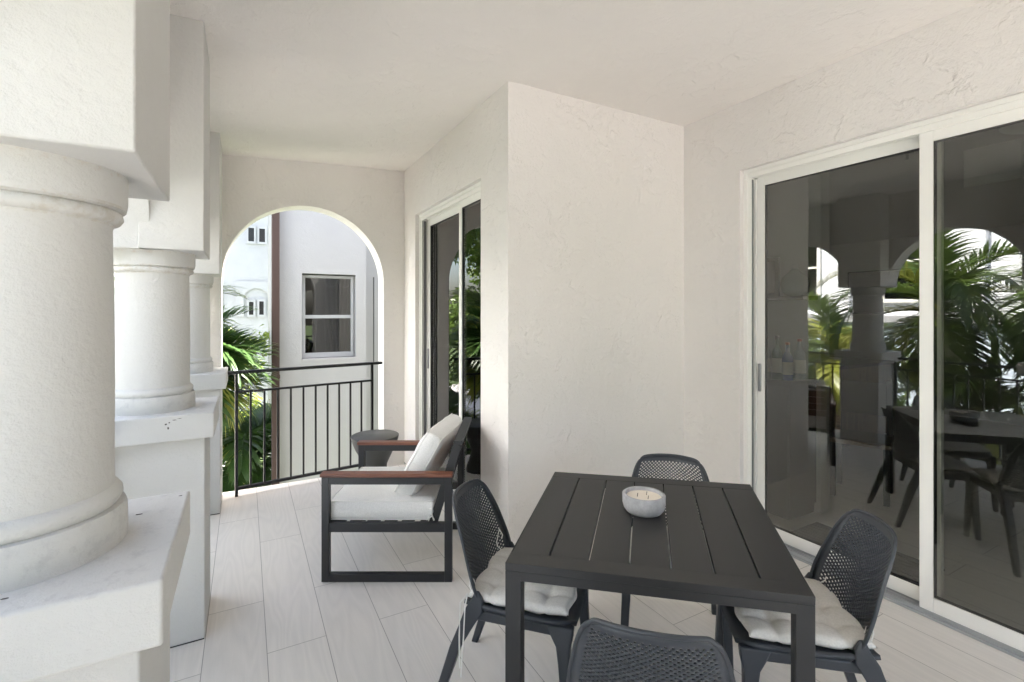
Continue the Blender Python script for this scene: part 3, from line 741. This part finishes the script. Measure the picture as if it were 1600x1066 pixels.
MB().obar((bx1 + .002, .035, bz1 + .012), (bx1 + .002, Dp - .035, bz1 + .012), .052, .024).build('top_rail', M['black_metal'], A_, bevel=.002)

def cushion_mesh(lx, ly, lz, puff, seed, n=26):
    """box cushion with a crowned top and bottom and rounded border; centred"""
    rnd = random.Random(seed); ph = [rnd.uniform(0, 6.28) for _ in range(6)]
    mb = MB()
    def surf(u, w_, s_):
        e = (max(1 - abs(u) ** 4, 0) * max(1 - abs(w_) ** 4, 0)) ** .5
        wr = .0035 * (math.sin(7 * u + ph[0] + 2 * w_) + math.sin(5 * w_ + ph[1] - 3 * u) + .6 * math.sin(13 * u * w_ + ph[2])) * e
        return (u * lx / 2 * (1 - .01 * w_ * w_), w_ * ly / 2 * (1 - .01 * u * u), s_ * (lz / 2 + puff * e) + wr)
    for s_ in (1, -1):
        mb.add([surf(-1 + 2 * i / n, -1 + 2 * j / n, s_) for j in range(n + 1) for i in range(n + 1)], [(j * (n + 1) + i, j * (n + 1) + i + 1, (j + 1) * (n + 1) + i + 1, (j + 1) * (n + 1) + i) for j in range(n) for i in range(n)])
    # border band, bulging outward a little
    per = [(-1 + 2 * i / n, -1) for i in range(n)] + [(1, -1 + 2 * i / n) for i in range(n)] + [(1 - 2 * i / n, 1) for i in range(n)] + [(-1, 1 - 2 * i / n) for i in range(n)]
    m_ = 6; vs = []
    for k in range(m_ + 1):
        t = k / m_; b = .010 * math.sin(math.pi * t)
        for u, w_ in per:
            a = surf(u, w_, 1); c_ = surf(u, w_, -1); ox = b * (1 if u == 1 else -1 if u == -1 else 0); oy = b * (1 if w_ == 1 else -1 if w_ == -1 else 0)
            vs.append((a[0] + ox, a[1] + oy, a[2] * (1 - t) + c_[2] * t))
    P_ = len(per); mb.add(vs, [(k * P_ + i, k * P_ + (i + 1) % P_, (k + 1) * P_ + (i + 1) % P_, (k + 1) * P_ + i) for k in range(m_) for i in range(P_)])
    edge = [[surf(u, w_, s_) for u, w_ in per] for s_ in (1, -1)]
    return mb, edge
def cushion(name, label, loc, rot, dims, puff, seed, par_rot=-TH, piping=True):
    mb, edge = cushion_mesh(*dims, puff, seed)
    r = thing(name, label, 'cushion'); r.location = loc
    r.rotation_mode = 'QUATERNION'; r.rotation_quaternion = rot
    o = mb.build('cover', M['linen'], r, ang=70, merge=True)
    b_ = o.modifiers.new('b', 'BEVEL'); b_.width = .014; b_.segments = 4; b_.limit_method = 'ANGLE'; b_.angle_limit = R(50)
    if piping:
        for e in edge: MB().tube(list(e) + [e[0]], .0032, 6).build('piping', M['cord'], r, ang=80)
    return r
def aloc(x, y, z): return (ax + x * cs + y * sn, ay - x * sn + y * cs, z)
qz = Matrix.Rotation(-TH, 4, 'Z').to_quaternion()
cushion('seat_cushion', 'thick off-white seat cushion of the lounge armchair', aloc(.330, .35, .393), qz, (.61, .615, .105), .016, 1)
lean = math.atan2(bx1 - bx0, bz1 - bz0)
qb = qz @ Matrix.Rotation(lean - math.pi / 2, 4, 'Y').inverted().to_quaternion()
from mathutils import Quaternion
def leanq(angle, twist=0): return qz @ Quaternion((0, 1, 0), angle) @ Quaternion((0, 0, 1), twist)
# leaning: local x of cushion becomes up, local z becomes its thickness
qt = qz @ Quaternion((0, 0, 1), -R(9)) @ Quaternion((0, 1, 0), -(math.pi / 2 - R(29)))
cushion('back_cushion', 'piped off-white back cushion leaning back in the armchair', aloc(.572, .36, .630), qt, (.42, .53, .095), .026, 2)
cords = MB().tube([aloc(.60, .045, .40), aloc(.625, .03, .41), aloc(.63, .025, .37), aloc(.60, .03, .345), aloc(.62, .04, .38), aloc(.64, .03, .34)], .005, 6).build('cushion_tie', M['cord'])
tag(cords, 'knotted white tie at the rear corner of the armchair seat cushion', 'tie')

# side table
sx_, sy_, _ = world(586, 4.25)
D_ = thing('side_table', 'dark grey hourglass side table behind the armchair', 'side table', (sx_, sy_, 0))
MB().lathe([(.150, 0), (.153, .006), (.140, .05), (.118, .11), (.104, .16), (.101, .19), (.106, .215), (.135, .28), (.170, .35), (.190, .40), (.199, .43), (.2015, .443)], n=64).build('drum', M['table_resin'], D_, ang=60)
MB().lathe([(.2015, .4435), (.204, .447), (.204, .456), (.199, .460), (.0, .461)], n=64, cap=False).build('table_top', M['table_resin'], D_, ang=40)

# ------------------------------------------------------------------ neighbouring buildings
def face_pt(px, Y): 
    dx = (px - 800) / F; k = Y / (-dx * sn + cs); return k * (dx * cs + sn), k
YW = 7.5
xl, _ = face_pt(437, YW); xr_, _ = face_pt(572, YW); wx0, _ = face_pt(472, YW); wx1, _ = face_pt(556, YW)
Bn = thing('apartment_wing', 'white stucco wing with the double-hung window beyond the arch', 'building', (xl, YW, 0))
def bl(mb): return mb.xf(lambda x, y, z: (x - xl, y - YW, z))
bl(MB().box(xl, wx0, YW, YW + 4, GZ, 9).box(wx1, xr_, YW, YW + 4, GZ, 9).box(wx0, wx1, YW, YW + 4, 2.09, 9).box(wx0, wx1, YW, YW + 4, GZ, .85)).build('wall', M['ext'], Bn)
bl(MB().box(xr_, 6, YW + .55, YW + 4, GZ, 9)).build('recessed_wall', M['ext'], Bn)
fr = MB(); a0, a1, z0, z1 = wx0 + .012, wx1 - .012, .865, 2.075; yy = YW + .10
fr.box(a0, a0 + .04, yy, yy + .08, z0, z1).box(a1 - .04, a1, yy, yy + .08, z0, z1).box(a0 + .04, a1 - .04, yy, yy + .08, z1 - .04, z1).box(a0 + .04, a1 - .04, yy, yy + .08, z0, z0 + .07).box(a0 + .04, a1 - .04, yy + .012, yy + .07, 1.44, 1.49)
wf = bl(fr).build('window', M['winframe'], Bn, bevel=.003)
M['winglass'] = glassmat('dark_window_glass', (.35, .35, .36), .07)
bl(MB().box(a0 + .045, a1 - .045, yy + .04, yy + .045, z0 + .06, z1 - .045)).build('pane', M['winglass'], wf)
bl(MB().box(wx0, wx1, YW - .004, YW + .10, .82, .86)).build('sill', M['ext'], wf)
bl(MB().box(a0, a1, yy + .6, yy + .62, .86, 2.1)).build('room_back', M['darkwood'], wf)
cv = []; cf = []
for i in range(41):
    t = i / 40; cv += [(wx1 - .40 + t * .36, yy + .25 + .02 * math.sin(t * 30), .87), (wx1 - .40 + t * .36, yy + .25 + .02 * math.sin(t * 30), 2.07)]
for i in range(40): cf.append((2 * i, 2 * i + 2, 2 * i + 3, 2 * i + 1))
mb = MB(); mb.add(cv, cf); o = bl(mb).build('drape', M['drape'], wf, ang=80)
tub = MB()
for cx_ in (wx0 + .42, wx0 + .62):
    tub.tube([(cx_ + .09 * math.cos(a), yy + .12, 2.02 + .11 * math.sin(a)) for a in [math.pi * (1 + k / 12) for k in range(13)]], .006, 6)
bl(tub).build('hanging_rings', M['lamp'], wf)
# downpipe
px0, _ = face_pt(424.5, YW - .13); px1, _ = face_pt(437, YW - .13)
dp = thing('downpipe', 'tall brown rectangular downpipe on the corner of the white wing', 'drain pipe', (px0, YW - .13, 0))
MB().box(0, px1 - px0, 0, .10, GZ, 8).build('pipe', M['pipe'], dp, bevel=.008)
for z in (.62, -1.6, 3.1): MB().box(-.006, px1 - px0 + .006, -.006, .12, z, z + .05).build('bracket', M['pipe'], dp, bevel=.003)
cx_, _ = face_pt(588.5, YW + .3)
tag(MB().tube([(cx_, YW + .5, .7), (cx_, YW + .5, 2.1)], .008, 8).build('conduit', M['seal']), 'thin dark vertical conduit on the recessed wall beside the arch', 'conduit')

# far white building seen left of the pipe
Fb = thing('apartment_building', 'bright white far building with small slit windows left of the pipe', 'building', (0, 19, 0))
fx0, _ = face_pt(240, 19); fx1, _ = face_pt(470, 19)
def zf(y, px=400): return 1.55 - (y - 486) * face_pt(px, 19)[1] / F
holes = []
for pa, pb_, ya, yb in ((388, 397, 357, 378), (405, 414, 357, 378), (389, 396, 472, 492), (405, 412, 471, 492), (338, 345, 460, 482)):
    holes.append((face_pt(pa, 19)[0], face_pt(pb_, 19)[0], zf(yb), zf(ya)))
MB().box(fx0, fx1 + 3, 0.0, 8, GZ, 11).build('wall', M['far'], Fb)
for (a, b, zz0, zz1) in holes:
    f = MB().box(a - .06, a, -.05, -.001, zz0 - .08, zz1 + .08).box(b, b + .06, -.05, -.001, zz0 - .08, zz1 + .08).box(a, b, -.05, -.001, zz1, zz1 + .08).box(a, b, -.05, -.001, zz0 - .08, zz0).build('window', M['far'], Fb)
    MB().box(a, b, -.02, -.002, zz0, zz1).build('pane', M['screen'], f)
xa, _ = face_pt(386, 19); xb, _ = face_pt(415, 19)
mb = MB(); arch_prism(mb, xa - .35, xb + .35, zf(495), zf(440), [((xa + xb) / 2, (xb - xa) / 2 + .1, zf(468))], -.05, -.015, 'x', 20)
mb.build('arch_surround', M['far'], Fb)

# building across the courtyard (mirrored in the wide door)
XO = -10.0
Ob = thing('courtyard_building', 'white building across the courtyard mirrored in the door glass', 'building', (XO, 3, 0))
MB().box(-6, 0, -16, 22, GZ, 9.5).build('wall', M['court'], Ob)
for y in range(-14, 22, 3): MB().box(.001, .22, y + .3, y + .75, 1.45, 9.4).build('pilaster', M['court'], Ob, bevel=.01)
MB().box(.001, .34, -16, 22, 1.22, 1.44).build('ledge', M['far'], Ob, bevel=.02)
MB().box(.001, .08, -15.9, 21.9, GZ + .04, 1.21).build('lower_wall', M['farblue'], Ob)
for y in range(-14, 20, 3):
    f = MB().box(.002, .10, y + 1.2, y + 1.3, 1.9, 4.0).box(.002, .10, y + 2.5, y + 2.6, 1.9, 4.0).box(.002, .10, y + 1.3, y + 2.5, 3.9, 4.0).box(.002, .14, y + 1.15, y + 2.65, 1.8, 1.9).box(.002, .07, y + 1.3, y + 2.5, 2.9, 2.96).build('window', M['white'], Ob)
    MB().box(.003, .02, y + 1.3, y + 2.5, 1.9, 3.9).build('pane', M['winglass'], f)

# ------------------------------------------------------------------ vegetation
def frond(mb, base, az, el, Ln, droop, leaflen, rnd, nseg=16, nl=46, wd=.028, vshape=.35):
    pts = []; p = Vector(base); e = el; st = Ln / nseg
    hd = Vector((math.cos(az), math.sin(az), 0))
    for i in range(nseg + 1):
        pts.append(p.copy()); d = hd * math.cos(e) + Vector((0, 0, math.sin(e))); p = p + d * st; e -= droop / nseg * (1 + 1.2 * i / nseg)
    mb.tube(pts, [.022 * (1 - .8 * i / nseg) * Ln / 2.2 for i in range(nseg + 1)], 5)
    for k in range(nl):
        t = .10 + .89 * k / (nl - 1); f = t * nseg; i = min(int(f), nseg - 1); q = pts[i].lerp(pts[i + 1], f - i); d = (pts[i + 1] - pts[i]).normalized()
        side = d.cross(Vector((0, 0, 1))).normalized(); up = side.cross(d)
        ll = leaflen * (math.sin(math.pi * (.12 + .80 * t)) ** .7) * rnd.uniform(.85, 1.1)
        for s_ in (-1, 1):
            dirv = (side * s_ * (1 - .45 * t) + d * (.45 + .8 * t) + up * (vshape + rnd.uniform(-.12, .12))).normalized()
            perp = dirv.cross(up).normalized(); a = q.copy(); w_ = wd * (1 if t < .8 else .7); dd = dirv.copy(); vv = []
            for j, ww in enumerate((.35, 1, .9, .5, .05)):
                vv += [a - perp * w_ * ww / 2, a + perp * w_ * ww / 2]
                a = a + dd * ll / 4; dd = (dd + Vector((0, 0, -.17 * (1 + .35 * j)))).normalized()
            mb.add(vv, [(0, 1, 3, 2), (2, 3, 5, 4), (4, 5, 7, 6), (6, 7, 9, 8)])
def palm(label, x, y, zc, nf, Ln, seed, m1='palm', r=.09, leaflen=.62, els=(.0, 1.25), trunk_lean=0, yellow=3, azs=None, nl=50, wd=.042, extra=()):
    rnd = random.Random(seed); P_ = thing('palm_tree', label, 'palm tree', (x, y, GZ), group='palms in the courtyard')
    h = zc - GZ
    MB().tube([(0, 0, 0), (trunk_lean * .2, 0, h * .35), (trunk_lean * .05, 0, h * .7), (0, 0, h)], [r * 1.25, r, r * .9, r * .85], 14).build('trunk', M['bark'], P_)
    mb = MB(); my = MB()
    for k in range(nf):
        az = (azs[k % len(azs)] + rnd.uniform(-.15, .15)) if azs else k * 2.39996 + rnd.uniform(-.2, .2)
        t = k / max(nf - 1, 1); el = els[1] - (els[1] - els[0]) * t + rnd.uniform(-.1, .1)
        tgt = my if (yellow and k % yellow == yellow - 1) else mb
        frond(tgt, (0, 0, h - .1 * t), az, el, Ln * rnd.uniform(.85, 1.1), 1.0 + 1.0 * t + rnd.uniform(0, .4), leaflen, rnd, nl=nl, wd=wd)
    for az, el, ln_, dr, ll, vs_ in extra: frond(mb, (0, 0, h), R(az), el, ln_, dr, ll, rnd, nl=34, wd=.062, vshape=vs_)
    mb.build('crown', M[m1], P_, ang=30)
    if my.v: my.build('yellowing_fronds', M['palm_y'], P_, ang=30)
    return P_
palm('big palm beyond the end arch, fronds beside the brown pipe', -.75, 7.3, .80, 26, 1.05, 11, leaflen=.56, els=(-.3, 1.2), yellow=9, r=.10, wd=.055, nl=36, azs=[R(a) for a in (70, 110, 150, 190, 230, 270, 310, 30, -10)],
     extra=((-4, .62, 1.05, .75, .58, 1.0), (12, .95, 1.0, 1.0, .56, .7), (-22, .30, 1.05, .7, .56, .9), (4, .02, 1.0, .6, .56, .8), (-35, .75, 1.0, .9, .55, .6), (20, -.2, 1.0, .6, .52, .6), (-10, 1.2, 1.1, .7, .5, .5)))
palm('full green palm behind the big one beyond the arch', -1.4, 8.4, 1.0, 28, 1.65, 15, leaflen=.70, els=(-.2, 1.3), yellow=6, r=.10, wd=.06, nl=44, m1='palm_m')
palm('low young palm under the big one beyond the railing', .05, 8.9, -.9, 16, 1.8, 12, leaflen=.65, els=(.0, 1.3), yellow=5, r=.07, wd=.05)
palm('tall feathery palm mirrored at the middle of the wide door', -3.3, 3.1, 1.55, 20, 2.0, 21, m1='palm_m', leaflen=.62, els=(-.3, 1.3), yellow=4)
palm('dark arching palm mirrored at the right of the wide door', -3.6, 1.3, 1.7, 20, 2.3, 22, m1='palm_m', leaflen=.62, els=(-.2, 1.2), yellow=5)
palm('yellowish palm mirrored beside the white door mullion', -4.6, 5.2, .7, 18, 1.9, 23, m1='palm_m', leaflen=.55, els=(-.3, 1.2), yellow=2)
palm('shorter palm low in the mirrored garden', -2.7, 2.4, .1, 16, 1.6, 24, m1='palm_m', leaflen=.5, els=(-.3, 1.1), yellow=6)
palm('unseen palm left of the camera, added to cut the light', -2.5, -.3, 1.2, 24, 1.7, 26, leaflen=.55, els=(-.4, 1.3), yellow=6)  # unseen palm put in to cut light on the nearest column
palm('slender palm far along the mirrored garden', -5.6, 8.0, .9, 16, 1.9, 25, m1='palm_m', leaflen=.5, els=(-.3, 1.2), yellow=4)

def leafy(name, label, cat, x, y, z0, blobs, nleaf, size, m_, seed, trunk=None, group=None):
    rnd = random.Random(seed); r = thing(name, label, cat, (x, y, z0), group=group)
    mb = MB()
    for (bx_, by_, bz_, br_) in blobs:
        cnt = int(nleaf * br_ ** 2)
        for _ in range(cnt):
            v_ = Vector((rnd.gauss(0, 1), rnd.gauss(0, 1), rnd.gauss(0, 1))).normalized() * br_ * (rnd.random() ** .33) * (1 + .22 * math.sin(9 * rnd.random()))
            c_ = Vector((bx_, by_, bz_)) + Vector((v_.x, v_.y, v_.z * .85))
            nrm = (v_.normalized() + Vector((rnd.uniform(-1, 1), rnd.uniform(-1, 1), rnd.uniform(-.3, 1.2)))).normalized()
            a = nrm.orthogonal().normalized(); a.rotate(Quaternion(nrm, rnd.uniform(0, 6.28))); b = nrm.cross(a); s_ = size * rnd.uniform(.7, 1.3)
            mb.add([c_ - a * s_, c_ + b * s_ * .42 + nrm * s_ * .12, c_ + a * s_, c_ - b * s_ * .42 + nrm * s_ * .12], [(0, 1, 2, 3)])
    mb.build('crown' if trunk else 'foliage', m_, r, ang=10)
    if trunk:
        t = MB()
        t.tube([(0, 0, 0), (.1, .05, trunk * .5), (0, 0, trunk)], [.22, .17, .12], 12)
        for (bx_, by_, bz_, br_) in blobs[:9]:
            t.tube([(0, 0, trunk * .75), (bx_ * .5, by_ * .5, (trunk * .75 + bz_) / 2 + .2), (bx_, by_, bz_)], [.10, .06, .02], 7)
        t.build('trunk', M['bark'], r)
    return r
rb = random.Random(4)
bl0 = [(rb.uniform(-1.0, 1.0), rb.uniform(-1.3, 1.3), 3.6 + rb.uniform(0, 3.2), rb.uniform(.4, .7)) for _ in range(20)]
leafy('tree', 'unseen tree left of the camera, added to dim the nearest column', 'tree', -3.6, -1.6, GZ, bl0, 800, .085, M['leaf'], 33, 4.6)  # unseen tree screening the nearest capital from outside light
bl_ = [(rb.uniform(-2.0, 2.0), rb.uniform(-1.6, 1.6), 2.8 + rb.uniform(0, 5.2), rb.uniform(.5, .9)) for _ in range(46)]
leafy('tree', 'leafy green tree mirrored in the narrow door glass', 'tree', -3.3, 12.5, GZ, bl_, 1000, .095, M['leaf_b'], 31, 5.0)
bl2 = [(rb.uniform(-1.4, 1.4), rb.uniform(-1.6, 1.6), 2.0 + rb.uniform(0, 1.9), rb.uniform(.4, .7)) for _ in range(22)]
leafy('tree', 'broad green tree low behind the mirrored column', 'tree', -6.4, 6.3, GZ, bl2, 800, .08, M['leaf'], 32, 3.2)
for k, (x, y, h, lab) in enumerate(((-4.3, 1.8, 1.4, 'lime shrub mirrored below the railing, nearest bush'), (-4.5, 3.6, 1.5, 'lime shrub mirrored below the railing in the middle'), (-5.0, 0.2, 1.4, 'lime shrub far to the side of the mirrored garden'), (.19, 10.9, 4.3, 'bright yellow-green bush behind the big palm beyond the arch'), (-1.6, 7.2, 1.6, 'green shrub at the foot of the big palm'), (-.6, 12.6, 2.6, 'low yellow-green bush at the foot of the far building'))):
    bl3 = [(rb.uniform(-.9, .9), rb.uniform(-.9, .9), rb.uniform(.3, h), rb.uniform(.3, .5)) for _ in range(14)]
    leafy('shrub', lab, 'shrub', x, y, GZ, bl3, 900, .07, M['leaf_y'] if k != 4 else M['leaf'], 40 + k, None, 'garden shrubs')
